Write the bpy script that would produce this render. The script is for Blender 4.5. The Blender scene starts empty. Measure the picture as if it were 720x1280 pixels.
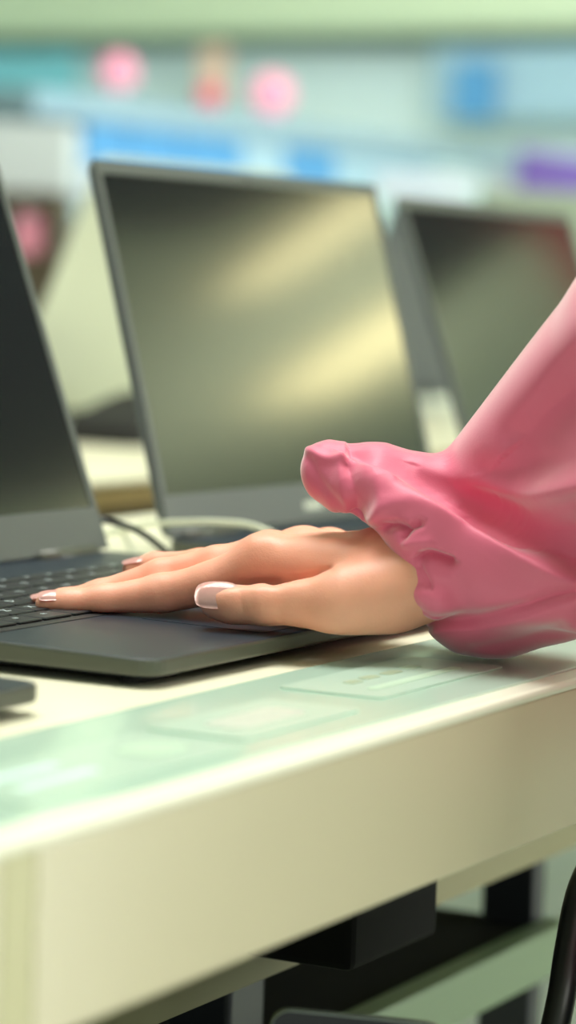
import bpy, bmesh, math, random
import numpy as np
from mathutils import Vector, Matrix
random.seed(7)
SC = bpy.context.scene
COL = SC.collection
PI = math.pi
TABLE = 0.80                       # height of the counter top above the floor

# ------------------------------------------------------------------ camera
FPX, PITCH, YAW, ROLL, CH = 3570.49, 0.08244, 1.08732, 0.03356, 0.17848
Fv = np.array([math.sin(YAW)*math.cos(PITCH), math.cos(YAW)*math.cos(PITCH), -math.sin(PITCH)])
R0 = np.array([math.cos(YAW), -math.sin(YAW), 0.0]); U0 = np.cross(R0, Fv)
Rv = R0*math.cos(ROLL)+U0*math.sin(ROLL); Uv = -R0*math.sin(ROLL)+U0*math.cos(ROLL)
CAM = np.array([0, 0, TABLE+CH])
def ray(x, y): return Fv+Rv*(x-360)/FPX-Uv*(y-640)/FPX
def at(x, y, d): return CAM+ray(x, y)*d                       # measured point at distance d
def atz(x, y, z):                                             # measured point at height z above the counter top
    r = ray(x, y); return CAM+r*(z-CH)/r[2]
def atY(x, y, Y):
    r = ray(x, y); return CAM+r*Y/r[1]
def atX(x, y, X):
    r = ray(x, y); return CAM+r*X/r[0]

cd = bpy.data.cameras.new('camera'); cam = bpy.data.objects.new('camera', cd); COL.objects.link(cam)
m = Matrix.Identity(4)
for i, v in enumerate((Rv, Uv, -Fv)):
    for k in range(3): m[k][i] = v[k]
for k in range(3): m[k][3] = CAM[k]
cam.matrix_world = m
cd.sensor_fit = 'VERTICAL'; cd.sensor_height = 36.0; cd.lens = FPX/1280*36
cd.clip_start = 0.05; cd.clip_end = 100
cd.dof.use_dof = True; cd.dof.focus_distance = 1.345; cd.dof.aperture_fstop = (cd.lens/1000)/0.021
SC.camera = cam

# ------------------------------------------------------------------ light
w = bpy.data.worlds.new('world'); SC.world = w; w.use_nodes = True
w.node_tree.nodes['Background'].inputs[0].default_value = (0.90, 1.0, 0.90, 1)
w.node_tree.nodes['Background'].inputs[1].default_value = 0.6
SC.view_settings.view_transform = 'Standard'; SC.view_settings.look = 'None'
SC.view_settings.gamma = 1; SC.view_settings.use_curve_mapping = False
SC.view_settings.exposure = 0.0
SC.cycles.use_denoising = True
SC.cycles.max_bounces = 8
SC.cycles.caustics_reflective = False; SC.cycles.caustics_refractive = False
def area(name, loc, size, power, color, rot=(0, 0, 0), sy=None):
    l = bpy.data.lights.new(name, 'AREA'); l.energy = power; l.color = color; l.size = size
    if sy: l.shape = 'RECTANGLE'; l.size_y = sy
    o = bpy.data.objects.new(name, l); o.location = loc; o.rotation_euler = rot; COL.objects.link(o); return o
area('ceiling_light_glow', (1.5, 1.0, 2.9), 1.2, 70, (1, .99, .93), sy=1.2)
area('ceiling_light_glow', (0.9, -1.6, 2.9), 1.6, 36, (1, .99, .93), (math.radians(30), 0, 0), sy=1.6)
area('fascia_fill_light', (4.4, -4.0, 1.3), 3.6, 215, (.98, 1, .97), (math.radians(88), 0, math.radians(38)), sy=2.0)  # unseen fill light added to brighten the counter front, no window here
area('ceiling_light_glow', (5.2, 1.5, 2.9), 2.0, 150, (.93, 1, 1), (0, math.radians(-45), math.radians(28)), sy=2)
area('ceiling_light_glow', (8.0, 4.0, 2.9), 3.0, 250, (.93, 1, 1), (0, math.radians(-45), math.radians(28)), sy=3)
area('ceiling_fill_light', (9.3, -2.9, 1.5), 1.0, 85, (.96, 1, .80), (PI, 0, 0), sy=1.5)  # sourceless upward fill, added so the screens mirror a brighter ceiling

# ------------------------------------------------------------------ materials
def srgb(c):
    r = []
    for v in c:
        v = v/255.0; r.append(v/12.92 if v <= 0.04045 else ((v+0.055)/1.055)**2.4)
    return tuple(r)+(1.0,)
def mat(name, c, rough=.5, spec=.5, metal=0, noise=0, nscale=20, bump=0, bscale=200, emit=None, es=0, ior=None, sss=0, coat=0, trans=0, sheen=0):
    m = bpy.data.materials.new(name); m.use_nodes = True; nt = m.node_tree; b = nt.nodes['Principled BSDF']
    col = srgb(c)
    b.inputs['Base Color'].default_value = col; b.inputs['Roughness'].default_value = rough
    b.inputs['Specular IOR Level'].default_value = spec; b.inputs['Metallic'].default_value = metal
    if ior: b.inputs['IOR'].default_value = ior
    if coat: b.inputs['Coat Weight'].default_value = coat; b.inputs['Coat Roughness'].default_value = .1
    if trans: b.inputs['Transmission Weight'].default_value = trans
    if sheen: b.inputs['Sheen Weight'].default_value = sheen; b.inputs['Sheen Roughness'].default_value = .4
    if sss:
        b.inputs['Subsurface Weight'].default_value = sss; b.inputs['Subsurface Radius'].default_value = (1, .35, .2); b.inputs['Subsurface Scale'].default_value = .008
    tc = nt.nodes.new('ShaderNodeTexCoord')
    if noise:
        n = nt.nodes.new('ShaderNodeTexNoise'); n.inputs['Scale'].default_value = nscale; n.inputs['Detail'].default_value = 4
        r = nt.nodes.new('ShaderNodeValToRGB')
        r.color_ramp.elements[0].color = tuple(max(0, v*(1-noise)) for v in col[:3])+(1,)
        r.color_ramp.elements[1].color = tuple(min(1, v*(1+noise)) for v in col[:3])+(1,)
        r.color_ramp.elements[0].position = .3; r.color_ramp.elements[1].position = .7
        nt.links.new(tc.outputs['Object'], n.inputs['Vector']); nt.links.new(n.outputs['Fac'], r.inputs['Fac']); nt.links.new(r.outputs['Color'], b.inputs['Base Color'])
    if bump:
        n = nt.nodes.new('ShaderNodeTexNoise'); n.inputs['Scale'].default_value = bscale; n.inputs['Detail'].default_value = 3
        bp = nt.nodes.new('ShaderNodeBump'); bp.inputs['Strength'].default_value = bump; bp.inputs['Distance'].default_value = .001
        nt.links.new(tc.outputs['Object'], n.inputs['Vector']); nt.links.new(n.outputs['Fac'], bp.inputs['Height']); nt.links.new(bp.outputs['Normal'], b.inputs['Normal'])
    if emit:
        b.inputs['Emission Color'].default_value = srgb(emit); b.inputs['Emission Strength'].default_value = es
    return m
M = dict(
    floor=mat('floor_vinyl', (176, 184, 168), .35, noise=.06, nscale=3),
    wall=mat('wall_paint', (222, 240, 242), .8),
    frontwall=mat('front_wall_paint', (150, 152, 128), .8, noise=.1, nscale=1),
    ceil=mat('ceiling_tile', (226, 232, 208), .8),
    lamp=mat('lamp_diffuser', (255, 240, 190), .5, emit=(255, 242, 180), es=6),
    lampframe=mat('lamp_frame', (220, 225, 215), .4),
    top=mat('counter_laminate', (243, 240, 214), .28, noise=.02, nscale=8),
    fascia=mat('fascia_laminate', (216, 208, 178), .24, .7, noise=.02, nscale=5, ior=1.9),
    edge=mat('counter_edge', (240, 240, 222), .25),
    glass=mat('acrylic_cover', (186, 214, 198), .12, .6),
    card=mat('price_card', (184, 210, 195), .25), cardg=mat('card_print_green', (172, 198, 176), .6), cardd=mat('card_print_dark', (150, 165, 138), .6), cardp=mat('card_print_pink', (196, 206, 196), .3),
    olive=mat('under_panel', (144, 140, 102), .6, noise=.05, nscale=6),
    olive2=mat('joint_strip', (200, 196, 158), .4),
    darkmetal=mat('dark_steel', (24, 30, 38), .4),
    rail=mat('pale_green_rail', (116, 138, 108), .4),
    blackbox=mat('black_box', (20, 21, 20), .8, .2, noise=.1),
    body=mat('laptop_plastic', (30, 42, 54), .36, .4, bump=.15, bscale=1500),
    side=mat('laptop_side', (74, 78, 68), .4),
    lid=mat('laptop_lid', (96, 104, 106), .35, metal=.3),
    bezel=mat('laptop_bezel', (80, 88, 84), .42),
    key=mat('key_plastic', (24, 29, 34), .42), legend=mat('key_legend', (215, 230, 235), .5),
    well=mat('keyboard_well', (14, 17, 20), .5),
    pad=mat('touchpad', (30, 42, 54), .3, .4),
    screen=mat('display_glass', (27, 31, 33), .10, .75, ior=1.75),
    rubber=mat('rubber', (15, 15, 16), .7),
    silver=mat('silver_lid', (196, 204, 188), .35, metal=.25),
    slate=mat('slate_lid', (70, 78, 88), .4, metal=.2),
    blackc=mat('black_cable', (28, 36, 36), .35), whitec=mat('white_cable', (205, 212, 190), .4),
    skin=mat('skin', (236, 168, 144), .46, .4, noise=.05, nscale=45, bump=.12, bscale=900, sss=.35),
    nail=mat('nail', (246, 204, 198), .16, .6, coat=.6),
    pink=mat('pink_fabric', (224, 106, 138), .5, .35, bump=.12, bscale=1400, sheen=1.0),
    trouser=mat('dark_trousers', (30, 32, 42), .8),
    hair=mat('brown_hair', (46, 32, 26), .5),
    bag=mat('bag_leather', (16, 18, 22), .38), piping=mat('bag_piping', (150, 160, 160), .25, metal=.6),
    tan=mat('tan_wood', (170, 146, 92), .5, noise=.08, nscale=10),
    brown=mat('brown_shelf', (88, 76, 58), .6),
    header=mat('header_board', (200, 214, 184), .6), headrail=mat('header_rail', (86, 112, 98), .5),
    phoneglass=mat('phone_glass', (12, 14, 16), .1, .6),
    teal=mat('teal_box', (128, 200, 216), .6), pblue=mat('pale_blue_box', (160, 192, 210), .6), blue=mat('blue_box', (84, 150, 202), .6),
    white=mat('white_box', (206, 216, 220), .6), mint=mat('mint_box', (196, 222, 220), .6), grey=mat('grey_box', (178, 186, 196), .6), purple=mat('purple_box', (112, 84, 168), .6),
    pinktag=mat('pink_disc', (242, 156, 182), .6), redtag=mat('red_disc', (214, 90, 110), .6), peach=mat('peach_card', (240, 200, 180), .6),
    steel=mat('shelf_steel', (140, 168, 184), .5), red=mat('red_banner', (190, 40, 50), .6), green=mat('green_box', (146, 160, 144), .6),
)

# ------------------------------------------------------------------ helpers
def tag(o, label=None, cat=None, group=None, kind=None):
    if label: o['label'] = label
    if cat: o['category'] = cat
    if group: o['group'] = group
    if kind: o['kind'] = kind
    return o
def empty(name, loc=(0, 0, 0), rz=0):
    o = bpy.data.objects.new(name, None); o.location = loc; o.rotation_euler = (0, 0, rz); o.empty_display_size = .05; COL.objects.link(o); return o
def link(name, me, m, parent=None, smooth=False):
    o = bpy.data.objects.new(name, me); COL.objects.link(o)
    for x in (m if isinstance(m, (list, tuple)) else [m]): me.materials.append(x)
    if smooth:
        for p in me.polygons: p.use_smooth = True
    if parent: o.parent = parent
    return o
def obj(name, bm, m, parent=None, smooth=False):
    bmesh.ops.recalc_face_normals(bm, faces=bm.faces[:])
    me = bpy.data.meshes.new(name); bm.to_mesh(me); bm.free()
    return link(name, me, m, parent, smooth)
def box(bm, lo, hi, bev=0, seg=2, mi=0, mx=None, taper=None):
    t = bmesh.new()
    bmesh.ops.create_cube(t, size=1)
    for v in t.verts:
        v.co = Vector([lo[i]+(v.co[i]+.5)*(hi[i]-lo[i]) for i in range(3)])
    if bev: bmesh.ops.bevel(t, geom=t.edges[:], offset=bev, segments=seg, profile=.5, affect='EDGES')
    if mx: bmesh.ops.transform(t, matrix=mx, verts=t.verts[:])
    for f in t.faces: f.material_index = mi
    me = bpy.data.meshes.new('t'); t.to_mesh(me); t.free(); bm.from_mesh(me); bpy.data.meshes.remove(me)
def slab(bm, poly, z0, z1, bev=0, seg=2, mi=0):
    """rounded prism: poly = xy outline, extruded z0..z1 (z1 may be a function of (x,y))"""
    t = bmesh.new()
    vs = [t.verts.new((x, y, z0)) for x, y in poly]; f = t.faces.new(vs)
    r = bmesh.ops.extrude_face_region(t, geom=[f]); top = [v for v in r['geom'] if isinstance(v, bmesh.types.BMVert)]
    for v in top: v.co.z = z1(v.co.x, v.co.y) if callable(z1) else z1
    bmesh.ops.recalc_face_normals(t, faces=t.faces[:])
    if bev:
        es = [e for e in t.edges if abs(e.verts[0].co.z-e.verts[1].co.z) < .006 and len(e.link_faces) == 2 and e.calc_face_angle(0) > .8]
        bmesh.ops.bevel(t, geom=es, offset=bev, segments=seg, profile=.5, affect='EDGES')
    for f in t.faces: f.material_index = mi
    me = bpy.data.meshes.new('t'); t.to_mesh(me); t.free(); bm.from_mesh(me); bpy.data.meshes.remove(me)
def rrect(x0, y0, x1, y1, r, n=5):
    p = []
    for cx, cy, a in ((x1-r, y1-r, 0), (x0+r, y1-r, 90), (x0+r, y0+r, 180), (x1-r, y0+r, 270)):
        for k in range(n+1):
            t = math.radians(a+90*k/n); p.append((cx+r*math.cos(t), cy+r*math.sin(t)))
    return p
def tube(bm, pts, r, n=10, flat=1.0, closed=False):
    pts = [Vector(p) for p in pts]
    up = Vector((0, 0, 1)); rings = []
    for i, p in enumerate(pts):
        a = pts[max(i-1, 0)]; b = pts[min(i+1, len(pts)-1)]
        t = (b-a).normalized(); s = t.cross(up)
        if s.length < 1e-4: s = t.cross(Vector((1, 0, 0)))
        s.normalize(); u = s.cross(t).normalized()
        rr = r[i] if isinstance(r, (list, tuple)) else r
        rings.append([bm.verts.new(p+s*math.cos(2*PI*k/n)*rr+u*math.sin(2*PI*k/n)*rr*flat) for k in range(n)])
    for a, b in zip(rings, rings[1:]):
        for k in range(n): bm.faces.new((a[k], a[(k+1) % n], b[(k+1) % n], b[k]))
    bm.faces.new(rings[0][::-1]); bm.faces.new(rings[-1])
def spline(P, n=8):
    P = [np.array(p, float) for p in P]; out = []
    for i in range(len(P)-1):
        p0 = P[max(i-1, 0)]; p1 = P[i]; p2 = P[i+1]; p3 = P[min(i+2, len(P)-1)]
        for k in range(n):
            t = k/n
            out.append(.5*(2*p1+(p2-p0)*t+(2*p0-5*p1+4*p2-p3)*t*t+(3*p1-p0-3*p2+p3)*t**3))
    out.append(P[-1]); return [tuple(p) for p in out]

# --- signed distance modelling: round cones blended, contoured with surface nets
class Field:
    def __init__(s, lo, hi, h):
        s.lo = np.array(lo, float); s.h = h
        n = np.ceil((np.array(hi)-s.lo)/h).astype(int)+1
        ax = [s.lo[i]+np.arange(n[i])*h for i in range(3)]
        s.X, s.Y, s.Z = np.meshgrid(*ax, indexing='ij'); s.f = np.full(s.X.shape, 1.0)
    def cone(s, a, b, ra, rb, sq=None):
        a = np.array(a, float); b = np.array(b, float); ab = b-a; L = max(ab@ab, 1e-12)
        dx, dy, dz = s.X-a[0], s.Y-a[1], s.Z-a[2]
        t = np.clip((dx*ab[0]+dy*ab[1]+dz*ab[2])/L, 0, 1)
        ex, ey, ez = dx-t*ab[0], dy-t*ab[1], dz-t*ab[2]
        if sq is not None:                       # squash along a direction: (unit vector, factor > 1 is thinner)
            v, k = sq; q = ex*v[0]+ey*v[1]+ez*v[2]
            ex = ex+q*(k-1)*v[0]; ey = ey+q*(k-1)*v[1]; ez = ez+q*(k-1)*v[2]
        return np.sqrt(ex*ex+ey*ey+ez*ez)-(ra+t*(rb-ra))
    def chain(s, P, k=.003):
        g = None
        for (a, ra), (b, rb) in zip(P, P[1:]):
            c = s.cone(a, b, ra, rb); g = c if g is None else smin(g, c, k)
        return g
    def mesh(s, smooth=2):
        f = s.f; ins = f < 0; nx, ny, nz = f.shape
        c = [(i, j, k) for i in (0, 1) for j in (0, 1) for k in (0, 1)]
        cnt = np.zeros((nx-1, ny-1, nz-1), int)
        for i, j, k in c: cnt += ins[i:nx-1+i, j:ny-1+j, k:nz-1+k]
        act = (cnt > 0) & (cnt < 8); idx = -np.ones(act.shape, int); ii = np.argwhere(act); idx[act] = np.arange(len(ii))
        acc = np.zeros((len(ii), 3)); num = np.zeros(len(ii))
        for a in c:
            for ax in range(3):
                if a[ax]: continue
                b = list(a); b[ax] = 1
                fa = f[ii[:, 0]+a[0], ii[:, 1]+a[1], ii[:, 2]+a[2]]; fb = f[ii[:, 0]+b[0], ii[:, 1]+b[1], ii[:, 2]+b[2]]
                x = (fa < 0) != (fb < 0); t = np.where(x, fa/np.where(x, fa-fb, 1), 0)
                p = np.tile(np.array(a, float), (len(ii), 1)); p[:, ax] += t
                acc += p*x[:, None]; num += x
        V = (ii+acc/num[:, None])*s.h+s.lo
        faces = []
        for ax in range(3):
            o1, o2 = [(1, 2), (2, 0), (0, 1)][ax]
            sl = [slice(1, -1)]*3; sl[ax] = slice(0, f.shape[ax]-1); sl2 = list(sl); sl2[ax] = slice(1, f.shape[ax])
            A = ins[tuple(sl)]; B = ins[tuple(sl2)]; e = np.argwhere(A != B); e0 = e.copy()
            for q in range(3):
                if q != ax: e0[:, q] += 1
            def g(d1, d2):
                q = e0.copy(); q[:, o1] -= d1; q[:, o2] -= d2; return idx[q[:, 0], q[:, 1], q[:, 2]]
            q = np.stack([g(1, 1), g(0, 1), g(0, 0), g(1, 0)], 1)
            fl = ~A[e[:, 0], e[:, 1], e[:, 2]]; q[fl] = q[fl][:, ::-1]; faces.append(q)
        Fq = np.concatenate(faces)
        E = np.concatenate([Fq[:, [0, 1]], Fq[:, [1, 2]], Fq[:, [2, 3]], Fq[:, [3, 0]]])
        deg = np.bincount(E.ravel(), minlength=len(V)).astype(float)
        for it in range(smooth*2):
            S = np.zeros_like(V)
            for ax in range(3):
                S[:, ax] = np.bincount(E[:, 0], V[E[:, 1], ax], len(V))+np.bincount(E[:, 1], V[E[:, 0], ax], len(V))
            lam = .55 if it % 2 == 0 else -.50
            V = V+lam*(S/deg[:, None]-V)
        me = bpy.data.meshes.new('sdf'); me.from_pydata(V.tolist(), [], Fq.tolist()); me.update(); return me
def smin(a, b, k):
    h = np.maximum(k-np.abs(a-b), 0)/k; return np.minimum(a, b)-h*h*k*.25
def smax(a, b, k): return -smin(-a, -b, k)
def pix(X, Y, Z):
    dx, dy, dz = X-CAM[0], Y-CAM[1], Z-CAM[2]; d = dx*Fv[0]+dy*Fv[1]+dz*Fv[2]
    return 360+FPX*(dx*Rv[0]+dy*Rv[1]+dz*Rv[2])/d, 640-FPX*(dx*Uv[0]+dy*Uv[1]+dz*Uv[2])/d, d

# ================================================================== the setting
def struct(name, bm, m): return tag(obj(name, bm, m), kind='structure')
b = bmesh.new(); box(b, (-3, -7, -.1), (12.2, 9, 0)); struct('floor', b, M['floor'])
b = bmesh.new(); box(b, (-3, -7, 3.0), (12.2, 9, 3.1)); struct('ceiling', b, M['ceil'])
b = bmesh.new(); box(b, (12, -7, 0), (12.2, 9, 3.0)); struct('wall_right', b, M['wall'])
b = bmesh.new(); box(b, (-3, 8.8, 0), (12, 9, 3.0)); struct('wall_back', b, M['wall'])
b = bmesh.new(); box(b, (-3, -7, 0), (12, -6.8, 3.0)); struct('wall_front', b, M['frontwall'])

def lamp(x, y, lx, ly, label):
    t = empty('ceiling_light', (x, y, 3.0)); tag(t, label, 'light', 'ceiling light panels')
    b = bmesh.new(); box(b, (-lx/2, -ly/2, -.045), (lx/2, ly/2, -.03)); obj('diffuser', b, M['lamp'], t)
    b = bmesh.new()
    for q in ((-1, 0), (1, 0), (0, -1), (0, 1)):
        cx, cy = q[0]*(lx/2+.01), q[1]*(ly/2+.01)
        hx, hy = (.01, ly/2+.02) if q[0] else (lx/2+.02, .01)
        box(b, (cx-hx, cy-hy, -.05), (cx+hx, cy+hy, 0))
    box(b, (-lx/2, -ly/2, -.03), (lx/2, ly/2, -.001))
    obj('lamp_housing', b, M['lampframe'], t)
for lx, ly, sx, sy in ((7.93, -2.42, .34, .75), (9.45, -3.2, .65, .95), (6.3, -4.6, .3, 1.2), (3.2, -3.2, .3, 1.2), (3.2, 3.2, .3, 1.2), (6.3, 3.2, .3, 1.2), (9.2, 2.2, .3, 1.2), (9.2, 5.6, .3, 1.2)):
    lamp(lx, ly, sx, sy, 'recessed rectangular ceiling light panel above the shop floor')

b = bmesh.new(); slab(b, [(4.3, -2.3), (7.1, -2.3), (7.5, -1.6), (9.3, -1.5), (9.3, -.2), (4.3, -.2)], 2.88, 2.99, .01); tag(obj('reflection_baffle', b, M['blackbox']), 'unseen dark duct fixed under the ceiling over the shop floor', 'baffle')  # dark slab invented under the ceiling to darken what the screens mirror

# ================================================================== the counter
T0, T1, TY0, TY1 = -.60, 3.60, .481, 1.065
t = empty('display_counter', (T0, TY0, 0)); tag(t, 'long cream display counter with a deep front fascia, carrying the laptops', 'counter')
def tb(name, lo, hi, m, bev=0, **k):
    b = bmesh.new(); box(b, [lo[0]-T0, lo[1]-TY0, lo[2]], [hi[0]-T0, hi[1]-TY0, hi[2]], bev, **k); return obj(name, b, m, t)
tb('counter_top', (T0, TY0+.02, TABLE-.022), (T1, TY1, TABLE), M['top'], .001)
for x0, x1 in ((T0, .735), (.7355, .7545), (.755, 2.2), (2.203, T1)):
    o = tb('fascia', (x0, TY0+.001, TABLE-.0685), (x1, TY0+.0198, TABLE-.0045), M['fascia'], .0008)
    if x1-x0 < .03: o.name = 'joint_strip'; o.data.materials[0] = M['olive2']
tb('edge_trim', (T0, TY0-.001, TABLE-.0044), (T1, TY0+.0199, TABLE+.0006), M['edge'], .002)
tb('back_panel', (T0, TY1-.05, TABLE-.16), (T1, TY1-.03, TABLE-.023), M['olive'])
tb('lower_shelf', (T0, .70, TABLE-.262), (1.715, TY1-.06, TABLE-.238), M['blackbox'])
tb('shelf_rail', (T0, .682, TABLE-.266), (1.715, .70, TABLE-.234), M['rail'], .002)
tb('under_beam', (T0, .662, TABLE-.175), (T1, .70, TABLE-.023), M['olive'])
tb('dark_bracket', (1.225, .60, TABLE-.158), (1.325, .66, TABLE-.023), M['blackbox'], .004)
tb('shelf_post', (1.29, .702, TABLE-.237), (1.33, .74, TABLE-.024), M['darkmetal'], .003)
tb('shelf_post', (1.70, .702, TABLE-.8), (1.72, .74, TABLE-.024), M['darkmetal'], .003)
for x in (1.75, -.3, 3.3):
    for y in ((.95,) if x > 1 and x < 2 else (.715, 1.0)):
        tb('leg', (x, y, 0.0), (x+.035, y+.035, TABLE-.03), M['darkmetal'], .003)
# clear cover strip with price cards under it
b = bmesh.new(); box(b, (T0, TY0+.012, TABLE), (T1, TY0+.108, TABLE+.0016), .0007); tag(obj('cover_strip', b, M['glass']), 'pale mint acrylic strip lying along the front of the counter', 'price strip')
def card(cx, cy, lx, ly, rz, label, marks):
    t = empty('price_card', (cx, cy, TABLE+.0017), rz); tag(t, label, 'card')
    b = bmesh.new(); slab(b, rrect(-lx/2, -ly/2, lx/2, ly/2, .004), 0, .0007); obj('card_sheet', b, M['card'], t)
    for (x, y, w_, h_, m) in marks:
        b = bmesh.new(); slab(b, rrect(x-w_/2, y-h_/2, x+w_/2, y+h_/2, min(w_, h_)*.4), .0007, .0009); obj('printed_patch', b, M[m], t)
p = atz(110, 965, 0); card(p[0], p[1], .15, .05, 0, 'white price card with a green patch at the near end of the counter edge', [(.045, .0, .03, .02, 'cardg'), (-.03, .01, .05, .006, 'mint'), (-.03, -.006, .05, .006, 'mint')])
p = atz(320, 905, 0); card(p[0], p[1], .10, .045, 0, 'plain pale pinkish card in the middle of the counter edge strip', [(0, 0, .06, .02, 'cardp')])
p = atz(500, 850, 0); card(p[0]-.005, p[1], .13, .05, 0, 'price card with dark green print just below the pink cuff', [(-.03, .006, .012, .006, 'cardd'), (-.012, .007, .014, .006, 'cardd'), (.008, .006, .016, .006, 'cardd'), (.03, .007, .014, .007, 'cardg'), (0, -.01, .09, .006, 'cardg')])

# ================================================================== laptops
LW, LD, LH, LT = .36, .2516, .2376, .0055
def deckz(y): return .0128+.0040*min(max(y/LD, 0), 1)
def glyph(ch):
    c = bpy.data.curves.new('glyph', 'FONT'); c.body = ch; c.size = .0068 if len(ch) == 1 else .0040; c.align_x = 'CENTER'; c.align_y = 'CENTER'; c.resolution_u = 1; c.extrude = .00008
    o = bpy.data.objects.new('glyph', c); COL.objects.link(o)
    me = bpy.data.meshes.new_from_object(o.evaluated_get(bpy.context.evaluated_depsgraph_get()))
    bpy.data.objects.remove(o); bpy.data.curves.remove(c); return me
ROWS = [(['esc']+['F%d' % i for i in range(1, 13)]+['ins', 'del'], [1]*15, .010),
        (list('`1234567890-=')+['bksp'], [1]*13+[2.0], .0165),
        (['tab']+list('QWERTYUIOP[]')+['\\'], [1.5]+[1]*12+[1.5], .0165),
        (['caps']+list("ASDFGHJKL;'")+['enter'], [1.8]+[1]*11+[2.2], .0165),
        (['shift']+list('ZXCVBNM,./')+['shift'], [2.3]+[1]*10+[2.7], .0165),
        (['ctrl', 'fn', 'alt', '', 'alt', 'ctrl', '<', '^', '>'], [1.3, 1, 1.2, 5.3, 1.2, 1.3, 1.2, 1.2, 1.3], .0165)]
def laptop(name, x, y, rot, tilt, label, detail=False, logo=False):
    t = empty(name, (x, y, TABLE), rot); tag(t, label, 'laptop', 'black laptops on the counter')
    b = bmesh.new(); slab(b, rrect(0, 0, LW, LD, .011), .0050, lambda X, Y: deckz(Y), .0016)
    o = obj('base', b, [M['body'], M['side']], t)
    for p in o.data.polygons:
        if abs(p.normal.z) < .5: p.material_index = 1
    o = None
    for fx in (.03, LW-.03):
        for fy in (.02, LD-.03):
            b = bmesh.new(); slab(b, rrect(fx-.02, fy-.004, fx+.02, fy+.004, .0035), .0002, .0023); obj('rubber_foot', b, M['rubber'], t)
    b = bmesh.new(); slab(b, rrect(.012, .012, LW-.012, LD-.008, .008), .0022, .0056); obj('bottom_cover', b, M['rubber'], t)
    b = bmesh.new(); pz = deckz(.045); slab(b, rrect(.115, .010, .225, .078, .004), pz-.0004, lambda X, Y: deckz(Y)+.00025, .0001); obj('touchpad', b, M['pad'], t)
    # keyboard
    kx0, kx1, ky0 = .022, LW-.022, .098
    b = bmesh.new(); slab(b, rrect(kx0-.003, ky0-.003, kx1+.003, .2075, .004), .012, lambda X, Y: deckz(Y)+.0003)
    kb = obj('keyboard', b, M['well'], t)
    yy = .2055
    kbm = bmesh.new()
    for names, ws, kh in ROWS:
        tot = sum(ws); u = (kx1-kx0)/tot; xx = kx0; yy -= kh+.0018
        for nm, wd in zip(names, ws):
            kw = u*wd-.0022
            zz = deckz(yy)+.0003
            kk = bmesh.new() if detail else kbm
            box(kk, (xx+.0011, yy, zz), (xx+.0011+kw, yy+kh, zz+.0014), .0005, 1)
            if detail:
                if nm:
                    g = glyph(nm); n0 = len(kk.faces); mv = Matrix.Translation((xx+.0011+(kw/2 if len(nm) > 1 else kw*.38), yy+kh*.55, zz+.0015)); g.transform(mv); kk.from_mesh(g); bpy.data.meshes.remove(g)
                    kk.faces.ensure_lookup_table()
                    for f in kk.faces[n0:]: f.material_index = 1
                me = bpy.data.meshes.new('key'); kk.to_mesh(me); kk.free(); link('key', me, [M['key'], M['legend']], kb)
            xx += u*wd
    if detail: kbm.free()
    else:
        me = bpy.data.meshes.new('key_block'); kbm.to_mesh(me); kbm.free(); link('key_block', me, M['key'], kb)
    # hinge barrel + lid
    for hx in (.045, LW-.045):
        b = bmesh.new(); tube(b, [(hx-.028, LD-.002, .0165), (hx+.028, LD-.002, .0165)], .0048, 12); obj('hinge', b, M['side'], t, True)
    lid = empty('lid', (0, LD-.003, .0175)); lid.parent = t; lid.rotation_euler = (PI/2-tilt, 0, 0)     # local xy = lid plane, +z faces the user
    bpy.data.objects.remove(lid)
    mx = Matrix.Translation((0, LD-.003, .0175)) @ Matrix.Rotation(PI/2-tilt, 4, 'X')
    b = bmesh.new(); slab(b, rrect(0, 0, LW, LH, .009), -LT, -.0012, .0010); b.transform(mx)
    ld = obj('lid', b, M['lid'], t)
    b = bmesh.new()                                   # bezel as a ring
    bx, btop, bbot = .0065, .0095, .026
    for lo, hi in (((.0008, .0008), (LW-.0008, bbot)), ((.0008, LH-btop), (LW-.0008, LH-.0008)), ((.0008, bbot), (bx, LH-btop)), ((LW-bx, bbot), (LW-.0008, LH-btop))):
        box(b, (lo[0], lo[1], -.0012), (hi[0], hi[1], .0006), .0003, 1)
    b.transform(mx); obj('bezel', b, M['bezel'], ld)
    b = bmesh.new(); box(b, (bx, bbot, -.0012), (LW-bx, LH-btop, -.0002)); b.transform(mx); obj('display', b, M['screen'], ld)
    b = bmesh.new(); slab(b, [(LW/2+.0022*math.cos(a*PI/6), LH-.005+.0022*math.sin(a*PI/6)) for a in range(12)], .0004, .0008); b.transform(mx); obj('webcam', b, M['well'], ld)
    if logo:
        b = bmesh.new(); slab(b, rrect(LW/2-.012, .0085, LW/2+.012, .0135, .002), .0004, .0008); b.transform(mx); obj('logo_mark', b, M['silver'], ld)
    return t
laptop('laptop', 1.04539, .61153, -.01317, .36481, 'open black laptop nearest the camera, the one the hand rests on', detail=True)
laptop('laptop', 1.48316, .61751, -.04463, .27053, 'open laptop in the middle, its dark screen showing two yellowish diagonal reflections', logo=True)
laptop('laptop', 1.96361, .61311, .0289, .34043, 'open laptop farthest right, its screen partly behind the pink sleeve')
laptop('laptop', .603, .612, 0, .36, 'laptop at the lower left, only its rounded front corner in view')

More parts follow.
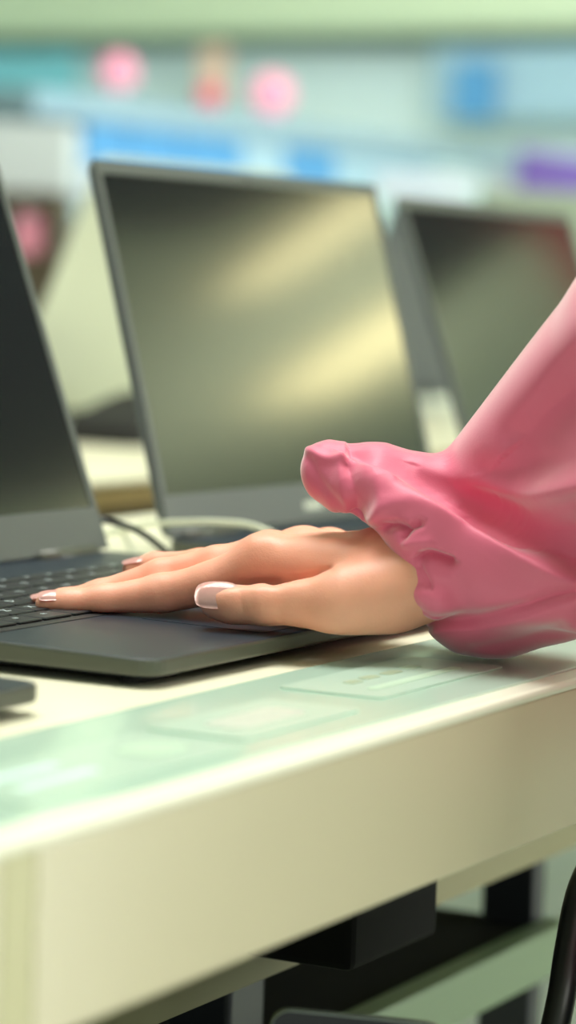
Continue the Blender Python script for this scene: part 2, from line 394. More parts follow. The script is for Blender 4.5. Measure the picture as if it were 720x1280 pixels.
# cables
def cable(pts, r, m, label):
    b = bmesh.new(); tube(b, spline(pts, 8), r, 10); tag(obj('cable', b, m, None, True), label, 'cable')
zt = .004
cable([at(60, 668, 1.70), at(115, 651, 1.66), at(150, 655, 1.66), at(180, 668, 1.66), at(205, 688, 1.66), at(222, 705, 1.66)], .0021, M['blackc'], 'black cable arching behind the keyboard of the nearest laptop')
cable([at(60, 665, 1.74), at(130, 668, 1.73), at(180, 656, 1.70), at(240, 652, 1.68), at(300, 654, 1.67), at(335, 664, 1.66), at(365, 680, 1.66)], .0017, M['whitec'], 'thin whitish cable curving in front of the middle laptop screen')
cable([at(120, 690, 1.75), at(133, 668, 1.75), at(150, 663, 1.76), at(160, 678, 1.76), at(170, 700, 1.75)], .0016, M['whitec'], 'small loop of whitish cable beside the nearest hinge')

# ================================================================== the second counter behind
S0, S1, SY0, SY1 = 1.2, 6.5, 1.27, 1.95
t2 = empty('display_counter', (S0, SY0, 0)); tag(t2, 'cream counter with a tan front edge standing behind the laptops', 'counter')
def sb(name, lo, hi, m, bev=0):
    b = bmesh.new(); box(b, [lo[0]-S0, lo[1]-SY0, lo[2]], [hi[0]-S0, hi[1]-SY0, hi[2]], bev); return obj(name, b, m, t2)
sb('counter_top', (S0, SY0, TABLE-.006), (S1, SY1, TABLE), M['top'], .002)
sb('fascia', (S0, SY0+.002, TABLE-.026), (S1, SY0+.03, TABLE-.0062), M['tan'])
sb('under_frame', (S0, SY0+.05, TABLE-.10), (S1, SY1-.05, TABLE-.0265), M['brown'])
for x in (1.3, 3.7, 6.3):
    for y in (SY0+.08, SY1-.12): sb('leg', (x, y, 0), (x+.05, y+.05, TABLE-.1), M['darkmetal'])
def back_laptop(x0, y, wd, hh, tilt, z0, m, label, rz=0):
    """laptop opened towards the far side: its lid back leans towards the camera"""
    t = empty('laptop', (x0, y, TABLE), rz); tag(t, label, 'laptop')
    b = bmesh.new(); slab(b, rrect(0, .0, wd, .26, .01), .012, .026, .002); obj('base', b, m, t)
    b = bmesh.new(); slab(b, rrect(.08, .05, wd-.08, .22, .02), 0, .012); obj('security_stand', b, M['rubber'], t)
    mx = Matrix.Translation((0, .004, .026)) @ Matrix.Rotation(PI/2+tilt, 4, 'X')
    b = bmesh.new(); slab(b, rrect(0, 0, wd, hh, .010), 0, .006, .001); b.transform(mx); ld = obj('lid', b, m, t)
    b = bmesh.new(); box(b, (.008, .02, -.001), (wd-.008, hh-.01, 0)); b.transform(mx); obj('display', b, M['screen'], ld)
    b = bmesh.new(); tube(b, [(.05, .002, .024), (wd-.05, .002, .024)], .006, 12); obj('hinge', b, M['rubber'], t, True)
pc = atY(105, 212, 1.55)
back_laptop(pc[0], 1.64, .42, .29, math.radians(23), 0, M['silver'], 'pale silver laptop lid seen from behind, between the two nearest screens')
pc = atY(460, 235, 1.60)
back_laptop(pc[0]+.10, 1.70, .40, .27, math.radians(20), 0, M['slate'], 'dark slate laptop lid seen from behind, in the gap right of the middle screen')
# dark card reader style stand in front of the silver lid
p = atz(118, 556, 0)
t = empty('card_terminal', (p[0]+.05, p[1]-.02, TABLE)); tag(t, 'small black device lying on the rear counter below the silver lid', 'device')
b = bmesh.new(); slab(b, rrect(-.05, -.03, .07, .06, .015), 0, lambda X, Y: .022+.03*(X+.05)/.12, .004, 3); obj('device_body', b, M['rubber'], t)
b = bmesh.new(); tube(b, spline([(.07, .0, .03), (.10, 0, .05), (.14, .01, .03), (.2, .02, .006)], 6), .006, 8); obj('device_lead', b, M['rubber'], t, True)

# ================================================================== hand and arm
def P(x, y, d): return at(x, y, d)
up = np.array([0, 0, 1.0])
H = Field((1.02, .44, TABLE+.005), (1.42, .80, TABLE+.16), .0013)
idx = H.chain([(P(60, 756, 1.372), .0062), (P(85, 756, 1.372), .0072), (P(128, 753, 1.372), .0082), (P(200, 743, 1.37), .0094), (P(262, 730, 1.365), .0100), (P(328, 702, 1.36), .0118)], .004)
mid = H.chain([(P(52, 755, 1.392), .0054), (P(80, 753, 1.392), .0064), (P(125, 744, 1.392), .0072), (P(200, 721, 1.39), .0083), (P(270, 706, 1.385), .0088), (P(338, 697, 1.38), .0115)], .004)
rng = H.chain([(P(167, 712, 1.43), .0056), (P(195, 708, 1.43), .0068), (P(250, 706, 1.42), .0076), (P(320, 699, 1.41), .0088), (P(380, 688, 1.40), .0115)], .004)
pky = H.chain([(P(245, 712, 1.455), .0050), (P(275, 706, 1.455), .006), (P(330, 702, 1.45), .0068), (P(412, 690, 1.43), .0115)], .004)
thb = H.chain([(P(270, 752, 1.330), .0078), (P(292, 754, 1.328), .0092), (P(330, 754, 1.325), .0098), (P(380, 752, 1.322), .0116)], .005)
ten = H.chain([(P(380, 752, 1.322), .0112), (P(432, 754, 1.318), .0158), (P(480, 744, 1.32), .0172), (P(530, 728, 1.32), .0175)], .010)
fing = smin(idx, mid, .008); fing = smin(fing, rng, .0016); fing = smin(fing, pky, .0016)
palm = H.cone(P(328, 702, 1.36), P(520, 722, 1.325), .0116, .0195)
for a, ra, c, rc in ((P(338, 697, 1.38), .0112, P(515, 708, 1.345), .0185), (P(372, 692, 1.40), .0108, P(515, 706, 1.365), .0175), (P(408, 690, 1.43), .0098, P(515, 708, 1.38), .0165)):
    palm = smin(palm, H.cone(a, c, ra, rc), .012)
palm = smin(palm, ten, .007)
arm = H.chain([(P(515, 715, 1.345), .0235), (P(565, 712, 1.355), .020), (P(640, 690, 1.365), .016), (P(740, 560, 1.33), .018)], .01)
palm = smin(palm, arm, .012)
f = smin(fing, palm, .0075)
f = smin(f, thb, .0035)
px, py, pd = pix(H.X, H.Y, H.Z)
def poly_d(px, py, pts):
    """distance to a polyline in view coordinates, side (+ below/right of the direction), and parameter 0..1"""
    best = None; L = [math.dist(a, b) for a, b in zip(pts, pts[1:])]; tot = sum(L); acc = 0
    for (a, b, l) in zip(pts, pts[1:], L):
        ax, ay = a; bx, by = b; ux, uy = (bx-ax)/l, (by-ay)/l
        t = np.clip((px-ax)*ux+(py-ay)*uy, 0, l)
        ex, ey = px-ax-t*ux, py-ay-t*uy; d = np.sqrt(ex*ex+ey*ey); s = np.sign(ux*ey-uy*ex)
        tt = (acc+t)/tot; acc += l
        if best is None: best = [d, s, tt]
        else:
            q = d < best[0]; best = [np.where(q, d, best[0]), np.where(q, s, best[1]), np.where(q, tt, best[2])]
    return best
def stroke(F_, pts, amp, w1, w2, front=None, ends=(1, 1), mid_=None):
    """press (amp<0) or raise (amp>0) the surface along a line; w1 = width on the upper/left side, w2 on the lower/right (pixels at arm distance)"""
    d, s, tt = poly_d(F_.px, F_.py, pts)
    wd = np.where(s > 0, w2, w1); g = np.exp(-(d/wd)**2)
    a = ends[0]+(ends[1]-ends[0])*tt
    if mid_: a = a*(1-mid_+mid_*np.sin(PI*np.clip(tt, 0, 1)))
    g = g*a
    if front is not None: g = g*np.clip((front-F_.pd)/.012, 0, 1)
    F_.f = F_.f-amp*1.3/FPX*g
H.f = f; H.px, H.py, H.pd = px, py, pd
stroke(H, [(340, 729), (385, 722), (413, 711)], -7, 5, 5, 1.345, (1, .5))
stroke(H, [(255, 738), (300, 731), (345, 728)], -5, 6, 4, 1.36)
stroke(H, [(300, 741), (304, 760)], -1.2, 4, 4, 1.335)
stroke(H, [(313, 741), (316, 762)], -.9, 3, 3, 1.335)
stroke(H, [(196, 728), (200, 742)], -.9, 4, 4, 1.37)
stroke(H, [(318, 676), (335, 672)], 2.5, 14, 14, 1.40)
stroke(H, [(430, 665), (470, 690)], -1.6, 14, 14, 1.40)
# keep the underside flat where it rests on the deck
H.f = smax(H.f, (TABLE+.0150)-H.Z, .003)
hand_me = H.mesh(2)

# ------------------------------------------------------------------ sleeve
SL = Field(at(540, 600, 1.34)-np.array([.16, .28, .12]), at(540, 600, 1.34)+np.array([.20, .12, .16]), .0024)
def sp(x, y, d, r): return (at(x, y, d), r*d/FPX)
def sc(*pts, k=.006): return SL.chain([sp(*p) for p in pts], k)
g = sc((640, 612, 1.345, 96), (850, 420, 1.27, 145), (1010, 300, 1.22, 160))
g = smin(g, sc((612, 738, 1.340, 90), (690, 700, 1.325, 100), (820, 600, 1.28, 135)), .010)
g = smin(g, sc((412, 586, 1.350, 37), (470, 603, 1.345, 49), (560, 640, 1.345, 72)), .007)
g = smin(g, sc((418, 600, 1.350, 36), (446, 641, 1.345, 19)), .004)
g = smin(g, sc((440, 610, 1.340, 36), (462, 640, 1.335, 24)), .006)
g = smin(g, sc((462, 611, 1.328, 33), (536, 668, 1.315, 46), (620, 712, 1.310, 60), (730, 735, 1.29, 58)), .008)
g = smin(g, sc((497, 652, 1.328, 22), (541, 694, 1.314, 30), (547, 745, 1.308, 33)), .006)
wr = SL.chain([(at(450, 706, 1.345), .026), (at(500, 715, 1.345), .0215), (at(560, 712, 1.355), .018)], .004)
SL.f = smax(g, -wr, .003)
SL.f = smax(SL.f, (TABLE+.0022)-SL.Z, .004)
sleeve_me = SL.mesh(2)
def subdivide(me, n):
    o = bpy.data.objects.new('t', me); COL.objects.link(o); md = o.modifiers.new('s', 'SUBSURF'); md.levels = n
    r = bpy.data.meshes.new_from_object(o.evaluated_get(bpy.context.evaluated_depsgraph_get())); bpy.data.objects.remove(o); return r
sleeve_me = subdivide(sleeve_me, 2)
nv_ = len(sleeve_me.vertices); SV = np.empty(nv_*3); sleeve_me.vertices.foreach_get('co', SV); SV = SV.reshape(-1, 3)
SN = np.empty(nv_*3); sleeve_me.vertices.foreach_get('normal', SN); SN = SN.reshape(-1, 3)
spx, spy, spd = pix(SV[:, 0], SV[:, 1], SV[:, 2]); DISP = np.zeros(nv_)
facing = np.clip((-(SN@Fv)+.35)/.6, 0, 1)
def st(pts, amp, w1, w2, front=None, ends=(1, 1)):
    global DISP
    pts = [tuple(p[:2]) for p in spline([(x, y, 0) for x, y in pts], 5)]
    d, sd, tt = poly_d(spx, spy, pts); wd = np.where(sd > 0, w2, w1)
    DISP = DISP+amp*1.3/FPX*np.exp(-(d/wd)**2)*(ends[0]+(ends[1]-ends[0])*tt)*facing*np.clip((1.40-spd)/.03, 0, 1)
# deep valley above the big diagonal roll
st([(500, 602), (560, 635), (640, 677), (730, 720), (800, 750)], -38, 56, 6, ends=(.12, 1.4))
st([(600, 636), (660, 660), (740, 672)], -14, 30, 22, ends=(.5, 1.3))
# crisp edge of the roll, flat cloth falling away below it
st([(440, 574), (500, 603), (560, 640), (640, 683), (730, 727)], 9, 5, 24, ends=(.8, 1.2))
# upper fold edge catching light
st([(530, 583), (590, 604), (650, 620), (690, 618), (740, 606)], 15, 18, 10, ends=(.3, 1.2))
# left lobe: dark pocket left of the vertical fold, light rim outside it
st([(434, 582), (435, 610), (440, 648)], -13, 30, 5)
st([(388, 574), (400, 602), (428, 636)], -3, 6, 7)
st([(384, 562), (408, 574), (434, 574)], 5, 7, 6)
# ridge above the cuff
st([(462, 650), (490, 632), (530, 630), (575, 650)], 8, 14, 10, ends=(1, .4))
st([(470, 600), (475, 630), (468, 650)], 3, 8, 10)
# gathered cuff pockets
st([(480, 658), (492, 655), (503, 657)], -14, 5, 7)
st([(503, 670), (510, 660), (524, 653)], -12, 4, 6)
st([(525, 694), (538, 691), (562, 698)], -16, 4, 9)
st([(526, 709), (533, 720), (538, 732)], -5, 3, 6)
st([(508, 680), (535, 678)], 4, 7, 6)
st([(522, 742), (548, 750)], 3, 9, 9)
st([(528, 716), (560, 722)], 3, 8, 8)
# lower seam and the puff under it
st([(522, 766), (545, 777), (600, 775), (650, 762), (690, 747), (760, 727)], -9, 11, 3.5, ends=(.6, 1.4))
st([(545, 787), (600, 784), (660, 770), (740, 742)], 5, 4, 16)
st([(590, 815), (650, 803), (700, 785)], -4, 10, 12)
# soft folds on the forearm
st([(625, 530), (660, 492), (695, 450), (740, 412)], 8, 34, 10, ends=(0, 1.2))
st([(650, 545), (690, 505), (745, 465)], -17, 18, 38)
st([(610, 590), (680, 578), (740, 565)], -5, 18, 14)
SV = SV+SN*DISP[:, None]
SV[:, 2] = np.maximum(SV[:, 2], TABLE+.0022)
# a light relaxation so that no fold crosses itself
ne = len(sleeve_me.edges); SE = np.empty(ne*2, dtype=np.int32); sleeve_me.edges.foreach_get('vertices', SE); SE = SE.reshape(-1, 2)
dg = np.bincount(SE.ravel(), minlength=nv_).astype(float)
for it in range(3):
    S_ = np.zeros_like(SV)
    for ax in range(3): S_[:, ax] = np.bincount(SE[:, 0], SV[SE[:, 1], ax], nv_)+np.bincount(SE[:, 1], SV[SE[:, 0], ax], nv_)
    SV = SV+.4*(S_/dg[:, None]-SV)
sleeve_me.vertices.foreach_set('co', SV.ravel()); sleeve_me.update()

# ------------------------------------------------------------------ the person (mostly out of frame to the right)
person = empty('person', (1.47, .20, 0)); tag(person, 'person in a pink blouse reaching in from the right, right hand on the nearest laptop', 'person')
def adopt(name, me, m):
    me.transform(Matrix.Translation((-1.47, -.20, 0))); o = link(name, me, m, person, True); return o
EL = at(960, 340, 1.235); SH = np.array([1.30, .17, 1.32])
B = Field((1.05, -.12, .0), (1.70, .50, 1.75), .009)
ctr = np.array([1.50, .17, 0])
def q(x, y, z): return np.array([x-.11, y, z])
hd = smin(B.cone(q(1.50, .22, 1.56), q(1.50, .20, 1.62), .072, .090), B.cone(q(1.50, .17, 1.38), q(1.50, .19, 1.52), .050, .052), .03)
hd = smin(hd, B.cone(q(1.50, .30, 1.555), q(1.50, .315, 1.54), .012, .014), .02)
hd = smin(hd, B.cone(q(1.415, .21, 1.57), q(1.415, .20, 1.59), .014, .016), .008); hd = smin(hd, B.cone(q(1.585, .21, 1.57), q(1.585, .20, 1.59), .014, .016), .008)
hd = smin(hd, B.cone(q(1.478, .295, 1.515), q(1.522, .295, 1.515), .010, .010), .008)
B.f = hd; head_me = B.mesh(1)
B.f = smin(smin(B.cone(q(1.50, .26, .98), q(1.50, .18, 1.22), .135, .150), B.cone(q(1.50, .27, .84), q(1.50, .26, .98), .165, .135), .05), B.cone(q(1.41, .16, 1.31), q(1.60, .16, 1.31), .062, .062), .06)
B.f = smin(B.f, B.cone(q(1.62, .15, 1.30), q(1.68, .13, 1.02), .06, .045), .03)
B.f = smin(B.f, B.cone(q(1.68, .13, 1.02), q(1.66, .30, .93), .045, .036), .02)
B.f = smin(B.f, B.cone(SH, EL, .062, .056), .03)
B.f = smax(B.f, .70-B.Z, .01)
torso_me = B.mesh(2)
B.f = smin(B.cone(q(1.42, .25, .74), q(1.41, .15, .06), .10, .05), B.cone(q(1.58, .25, .74), q(1.60, .13, .06), .10, .05), .02)
B.f = smin(B.f, B.cone(q(1.41, .15, .045), q(1.41, .27, .035), .04, .034), .02); B.f = smin(B.f, B.cone(q(1.60, .13, .045), q(1.60, .25, .035), .04, .034), .02)
B.f = smax(B.f, .004-B.Z, .01)
leg_me = B.mesh(1)
B.f = smin(smin(B.cone(q(1.50, .175, 1.60), q(1.50, .15, 1.64), .10, .088), B.cone(q(1.50, .11, 1.55), q(1.50, .09, 1.34), .085, .07), .05), B.cone(q(1.43, .16, 1.56), q(1.42, .14, 1.36), .035, .03), .03)
B.f = smax(B.f, -smin(B.cone(q(1.50, .28, 1.54), q(1.50, .29, 1.58), .085, .085), B.cone(q(1.50, .30, 1.40), q(1.50, .30, 1.52), .08, .08), .02), .01)
hair_me = B.mesh(1)
adopt('body', hand_me, M['skin']); adopt('head', head_me, M['skin'])
sl = adopt('blouse_sleeve', sleeve_me, M['pink'])
adopt('blouse', torso_me, M['pink']); adopt('trousers', leg_me, M['trouser']); adopt('hair', hair_me, M['hair'])
# finger nails
def nail(c, axis, nrm, L, Wd, lift=0.0):
    a = np.array(axis, float); a /= np.linalg.norm(a); n = np.array(nrm, float); n -= a*(n@a); n /= np.linalg.norm(n); s = np.cross(a, n)
    b = bmesh.new(); nu, nv = 8, 8; V = []
    for i in range(nu+1):
        u = -1+2*i/nu; row = []
        for j in range(nv+1):
            v = -1+2*j/nv
            ww = Wd*(1-.25*max(u, 0)**3-.18*max(-u, 0)**3); uu = u*L*(1-.12*v*v) if u > 0 else u*L*(1-.2*v*v)
            th = v*1.05
            p = np.array(c)+a*uu+s*ww*math.sin(th)/math.sin(1.05)+n*(lift+.0007-ww*.62*(1-math.cos(th))-.0006*u*u)
            row.append(b.verts.new(p))
        V.append(row)
    for i in range(nu):
        for j in range(nv): b.faces.new((V[i][j], V[i+1][j], V[i+1][j+1], V[i][j+1]))
    me = bpy.data.meshes.new('nail'); 
    r = bmesh.ops.solidify(b, geom=b.faces[:], thickness=-.0006); bmesh.ops.recalc_face_normals(b, faces=b.faces[:]); b.to_mesh(me); b.free()
    adopt('fingernail', me, M['nail'])
tocam = -Fv
def surf(cx, cy, d, r, nrm): nrm = np.array(nrm)/np.linalg.norm(nrm); return at(cx, cy, d)+nrm*r
ax = at(270, 752, 1.330)-at(330, 754, 1.325); n_ = .50*up+.85*tocam-.12*Rv
nail(surf(273, 752, 1.330, .0083, n_), ax, n_, .0102, .0072)
ax = at(60, 757, 1.372)-at(128, 754, 1.372); n_ = .9*up+.5*tocam-.25*Rv
nail(surf(67, 756, 1.372, .0065, n_), ax, n_, .0058, .0046)
ax = at(52, 755, 1.392)-at(125, 744, 1.392); n_ = .9*up+.1*tocam-.35*Rv
nail(surf(59, 755, 1.392, .0055, n_), ax, n_, .0065, .0048)
ax = at(167, 712, 1.43)-at(250, 698, 1.42)
nail(surf(172, 712, 1.43, .0057, n_), ax, n_, .0060, .0046)

# ================================================================== handbag below the counter edge, phone sticking out of it
bc = at(430, 1345, 1.262)
bagT = empty('handbag', (float(bc[0]), float(bc[1]), float(bc[2])-.22)); tag(bagT, 'black handbag hanging below the counter, its dark strap in view at the lower right', 'bag')
bagT.rotation_euler = (0, 0, -YAW)
b = bmesh.new(); slab(b, rrect(-.06, 0, .17, .21, .02, 6), -.035, .035, .006, 3); b.transform(Matrix.Rotation(PI/2, 4, 'X')); obj('bag_body', b, M['bag'], bagT, False)
b = bmesh.new(); tube(b, [(x, -.036, y) for x, y in rrect(-.056, .004, .166, .206, .02, 6)+[(.166, .186)]], .0018, 8); obj('rim_piping', b, M['bag'], bagT, True)
bi = (Matrix.Translation(bagT.location) @ Matrix.Rotation(-YAW, 4, 'Z')).inverted()
b = bmesh.new(); tube(b, [tuple(bi @ Vector(p)) for p in spline([at(668, 1365, 1.30), at(687, 1310, 1.31), at(702, 1245, 1.32), at(712, 1180, 1.34), at(727, 1110, 1.37), at(760, 1050, 1.42), at(800, 1015, 1.45)], 5)], .0068, 14, 1); obj('strap', b, M['bag'], bagT, True)
hk = at(800, 1015, 1.45); b = bmesh.new(); tube(b, [tuple(bi @ Vector(p)) for p in (hk+np.array([0, 0, -.012]), hk, (hk[0], hk[1], TABLE-.023))], .004, 8); obj('hook', b, M['piping'], bagT, True)
pt_ = at(450, 1275, 1.215)
ca, sa = math.cos(.10), math.sin(.10)
ex = Rv*ca-Uv*sa; ey = Uv*ca+Rv*sa; ez = -Fv
m3 = Matrix.Identity(4)
for i, v in enumerate((ex, ey, ez)):
    for k in range(3): m3[k][i] = v[k]
for k in range(3): m3[k][3] = pt_[k]
ph = empty('smartphone'); ph.matrix_world = m3; tag(ph, 'dark smartphone with a thin shiny rim at the bottom of the picture', 'phone')
b = bmesh.new(); slab(b, rrect(-.038, -.150, .038, .0015, .0085, 6), -.008, 0, .0014, 3); obj('phone_body', b, M['piping'], ph)
b = bmesh.new(); slab(b, rrect(-.0370, -.149, .0370, .0005, .0078, 6), .0000, .0004); obj('phone_screen', b, M['phoneglass'], ph)
b = bmesh.new(); slab(b, rrect(-.008, -.0038, .008, -.0028, .0004, 3), .0004, .0006); obj('earpiece', b, M['rubber'], ph)

# ================================================================== the shop behind
X0 = 11.9
def wallbox(name, px0, py0, px1, py1, X, th, m, label, cat, group=None, parent=None):
    a = atX(px0, py0, X); c = atX(px1, py1, X)
    y0, y1 = sorted((a[1], c[1])); z0, z1 = sorted((a[2], c[2]))
    b = bmesh.new(); box(b, (X, y0, z0), (X+th, y1, z1), .01)
    o = obj(name, b, m, parent)
    if label: tag(o, label, cat, group)
    return o
hp = wallbox('header_board', -300, -260, 1000, 30, 11.4, .3, M['header'], 'pale green header board running along the top of the far wall', 'sign board')
wallbox('header_rail', -300, 38, 1000, 51, 11.75, .2, M['headrail'], 'dark green rail under the far header board', 'rail')
wallbox('wall_poster', -60, 66, 92, 138, 11.5, .05, M['teal'], 'teal poster at the upper left of the far wall', 'poster')
wallbox('wall_poster', 540, 58, 900, 150, 11.6, .05, M['pblue'], 'pale blue poster at the upper right of the far wall', 'poster')
wallbox('wall_poster', 566, 78, 615, 150, 11.5, .05, M['blue'], 'blue poster with no print, upper right of the far wall', 'poster')
wallbox('wall_poster', 250, 58, 280, 118, 11.5, .04, M['peach'], 'narrow peach banner on the far wall behind a red disc', 'poster')

# long shelving run going away to the right
ga = at(60, 112, 5.6); z_top = ga[2]
def along(pxv, pyv):     # point on the shelf line height z_top seen through this pixel
    r = ray(pxv, pyv); return CAM+r*(z_top-CAM[2])/r[2]
gb = along(760, 206)
gd = np.array([gb[0]-ga[0], gb[1]-ga[1], 0]); GL = float(np.linalg.norm(gd)); grz = math.atan2(gd[1], gd[0])
gon = empty('shelving_unit', (ga[0], ga[1], 0), grz); tag(gon, 'long pale steel shelving unit behind the counters, full of boxes', 'shelving unit')
zt_ = z_top
b = bmesh.new(); box(b, (-.05, .0, zt_-.05), (GL+1, .38, zt_)); obj('shelf_board', b, M['steel'], gon)
b = bmesh.new(); box(b, (-.05, .0, zt_-.245), (GL+1, .38, zt_-.225)); obj('shelf_board', b, M['mint'], gon)
b = bmesh.new(); box(b, (-.05, .0, zt_-.52), (GL+1, .38, zt_-.50)); obj('shelf_board', b, M['mint'], gon)
b = bmesh.new(); box(b, (-.05, .38, .1), (GL+1, .40, zt_)); obj('back_panel', b, M['mint'], gon)
b = bmesh.new(); box(b, (-.05, .02, 0), (GL+1, .38, .12)); obj('plinth', b, M['steel'], gon)
for k in range(6):
    xx = -.05+k*(GL+1)/5; b = bmesh.new(); box(b, (xx, .33, 0), (xx+.04, .38, zt_-.05)); obj('upright', b, M['steel'], gon)
gM = Matrix.Translation((ga[0], ga[1], 0)) @ Matrix.Rotation(grz, 4, 'Z')
def goods(x, z, wd, hh, m, label, cat='box', group=None, dy=.03, dd=.2, name='product_box'):
    o = empty(name); bpy.data.objects.remove(o)
    b = bmesh.new(); box(b, (-wd/2, 0, 0), (wd/2, dd, hh), .004); ob = obj(name, b, m)
    ob.matrix_world = gM @ Matrix.Translation((x, dy, z)); tag(ob, label, cat, group); return ob
x = -.9; k = 0
seq = ['blue', 'blue', 'blue', 'pblue', 'blue', 'pblue', 'pblue', 'mint', 'grey', 'mint', 'white', 'grey', 'green', 'purple', 'purple', 'grey']
names_ = {'blue': 'blue', 'pblue': 'pale blue', 'mint': 'mint', 'grey': 'grey', 'white': 'white', 'green': 'green', 'purple': 'purple'}
x = .15
for k in range(15):
    nm = seq[k]; wd = .17+.07*((k*7) % 3)/2+k*.012
    where = ['at its near end', 'second from the near end', 'third from the near end', 'fourth from the near end', 'fifth from the near end', 'sixth from the near end', 'seventh from the near end', 'eighth from the near end', 'ninth from the near end', 'tenth from the near end', 'fifth from the far end', 'fourth from the far end', 'third from the far end', 'second from the far end', 'at its far end'][k]
    goods(x+wd/2, zt_-.2249, wd-.008, .085, M[['grey', 'mint', 'pblue', 'mint'][k % 4]], ['grey', 'mint', 'pale blue', 'mint'][k % 4]+' carton at the bottom of the upper shelf, '+where, group='cartons on the upper shelf', dy=.005)
    goods(x+wd/2, zt_-.2249+.0851, wd-.008, .085, M[nm], names_[nm]+' carton stacked on top on the upper shelf, '+where, group='cartons stacked on the upper shelf', dy=.005); x += wd
x = .0
for k in range(13):
    nm = ['white', 'mint', 'white', 'pblue', 'white', 'grey'][k % 6]; wd = .22+.08*((k*5) % 4)/3
    goods(x+wd/2, zt_-.4999, wd-.015, .20+.03*((k*3) % 3)/2, M[nm], 'pale carton on the lower shelf of the shelving unit, hardly visible behind the screens', group='cartons on the lower shelf'); x += wd
# pale display boxes on the top left
def freebox(name, px0, py0, px1, py1, d, th, m, label, cat, group=None):
    a = at(px0, py0, d); c = at(px1, py1, d); cx, cy = (a[0]+c[0])/2, (a[1]+c[1])/2
    wd = abs(px1-px0)*d/FPX; z0, z1 = sorted((a[2], c[2]))
    b = bmesh.new(); box(b, (-wd/2, 0, 0), (wd/2, th, z1-z0), .004); o = obj(name, b, m)
    o.location = (cx, cy, z0); o.rotation_euler = (0, 0, -YAW); tag(o, label, cat, group); return o
# round tags on stems standing on the top board
def disc(pxv, pyv, rpx, m, label, two=None):
    r = ray(pxv, pyv); n = Vector((-math.sin(grz), math.cos(grz), 0)); k = ((ga[0]*n.x+ga[1]*n.y)+.15)/(r[0]*n.x+r[1]*n.y)
    p = CAM+r*k; rr = rpx*k/FPX
    t = empty('round_sign', (p[0], p[1], z_top), -YAW+PI/2); tag(t, label, 'sign')
    b = bmesh.new()
    bmesh.ops.create_uvsphere(b, u_segments=24, v_segments=14, radius=rr)
    b.transform(Matrix.Translation((0, 0, p[2]-z_top)) @ Matrix.Diagonal((.25, 1, 1, 1))); obj('disc', b, m, t, True)
    b = bmesh.new(); tube(b, [(0, 0, 0), (0, 0, max(p[2]-z_top-rr*.8, .01))], .006, 8); obj('stem', b, M['white'], t)
    b = bmesh.new(); slab(b, rrect(-.03, -.03, .03, .03, .01), 0, .004); obj('foot', b, M['white'], t)
disc(148, 90, 24, M['pinktag'], 'pale pink round sign farthest left above the far shelf')
disc(262, 121, 16, M['redtag'], 'small red round sign between the two pink ones')
disc(340, 118, 27, M['pinktag'], 'pink round sign right of the red one above the far shelf')

freebox('product_box', -60, 150, 88, 241, 5.2, .25, M['white'], 'large white carton at the upper left beyond the nearest screen', 'box')
# open brown cabinet with a packet, left gap
def camframe(px, py, d): return Matrix.Translation(at(px, py, d)) @ Matrix.Rotation(-YAW, 4, 'Z')
q0 = at(76, 243, 5.0); q1 = at(20, 319, 5.0); zt2, zs = float(q0[2]), float(q1[2])
cab = empty('display_cabinet', (q0[0], q0[1], 0), -YAW); tag(cab, 'open brown cabinet in the gap left of the silver lid', 'cabinet')
for nm, lo, hi in (('top_board', (-.35, 0, zt2-.025), (0, .3, zt2)), ('side_panel', (-.02, 0, 0), (0, .3, zt2-.025)), ('side_panel', (-.35, 0, 0), (-.33, .3, zt2-.025)), ('back_panel', (-.33, .28, 0), (-.02, .3, zt2-.025)), ('shelf', (-.33, 0.01, zs-.02), (-.02, .28, zs)), ('front_panel', (-.33, 0.015, .03), (-.02, .03, zs-.02))):
    b = bmesh.new(); box(b, lo, hi, .002); obj(nm, b, M['brown'], cab)
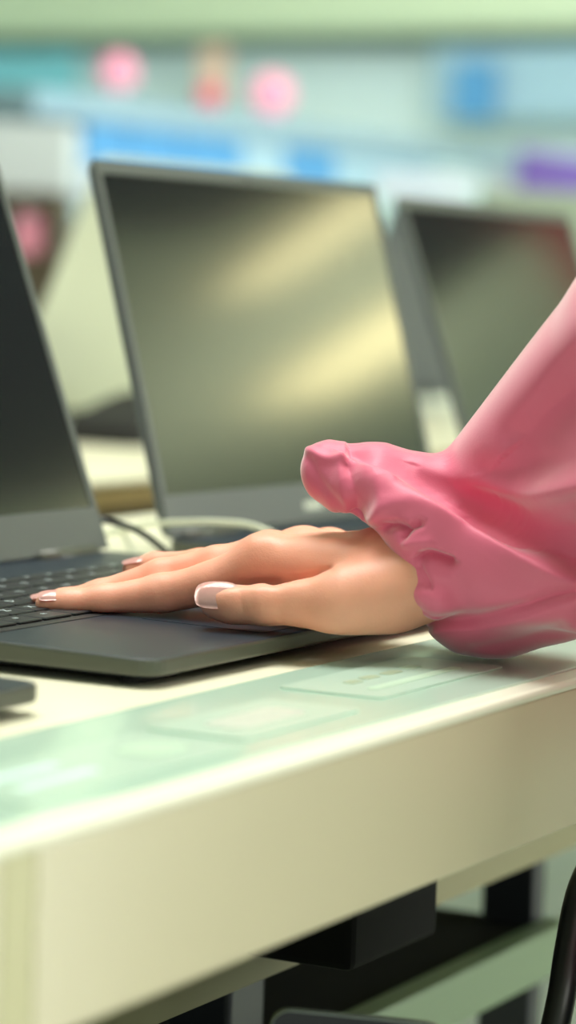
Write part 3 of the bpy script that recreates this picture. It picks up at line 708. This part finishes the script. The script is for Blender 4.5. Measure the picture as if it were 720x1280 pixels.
def inbox(name, px0, px1, h_, m, label, cat, z0):
    a = at(px0, 319, 5.04); c = at(px1, 319, 5.04); wd = (px1-px0)*5.04/FPX
    b = bmesh.new(); slab(b, rrect(-wd/2, -.02, wd/2, .02, .012), 0, h_, .008, 3); o = obj(name, b, m)
    o.location = ((a[0]+c[0])/2, (a[1]+c[1])/2, z0); o.rotation_euler = (0, 0, -YAW); tag(o, label, cat)
inbox('snack_packet', 18, 54, .072, M['pinktag'], 'pink packet standing in the open brown cabinet', 'packet', zs)
inbox('paper_tag', 20, 42, .016, M['white'], 'white tag lying on top of the pink packet', 'tag', zs+.072)
sg = at(530, 233, 5.6)
st_ = empty('price_sign', (sg[0], sg[1], 0), -YAW); tag(st_, 'pale blue blank sign on a post above the gap between the right-hand screens', 'sign')
zc = float(sg[2])
b = bmesh.new(); box(b, (-.095, 0, zc-.026), (.095, .02, zc+.026), .003); obj('sign_panel', b, M['grey'], st_)
b = bmesh.new(); tube(b, [(0, .012, .02), (0, .012, zc-.026)], .008, 10); obj('post', b, M['steel'], st_, True)
b = bmesh.new(); slab(b, rrect(-.12, -.12, .12, .12, .02), 0, .02); obj('sign_foot', b, M['steel'], st_)
o = freebox('product_box', 602, 212, 770, 470, 4.7, .15, M['green'], 'grey green carton behind the top of the rightmost screen', 'box'); o.location.z = TABLE+.0005
pa, pb = along(655, 191), along(770, 207)
xa = float((pa-ga)@gd/GL); xb = float((pb-ga)@gd/GL)
goods((xa+xb)/2, zt_-.12, xb-xa, .13, M['purple'], 'purple blank banner fixed to the front of the shelving unit at the right', 'banner', dy=-.012, dd=.0115, name='shelf_banner')
# red banner that shows as a reflection in the rightmost display
t = empty('standing_banner', (5.0, .42, 0), .3); tag(t, 'red standing banner on the shop floor, seen only as a reflection', 'banner')
b = bmesh.new(); box(b, (-.02, -.22, .15), (.02, .22, 1.9), .005); obj('banner_panel', b, M['red'], t)
b = bmesh.new(); box(b, (-.15, -.38, 0), (.15, .38, .03), .005); box(b, (-.03, -.02, .03), (.03, .02, .15)); obj('banner_foot', b, M['darkmetal'], t)
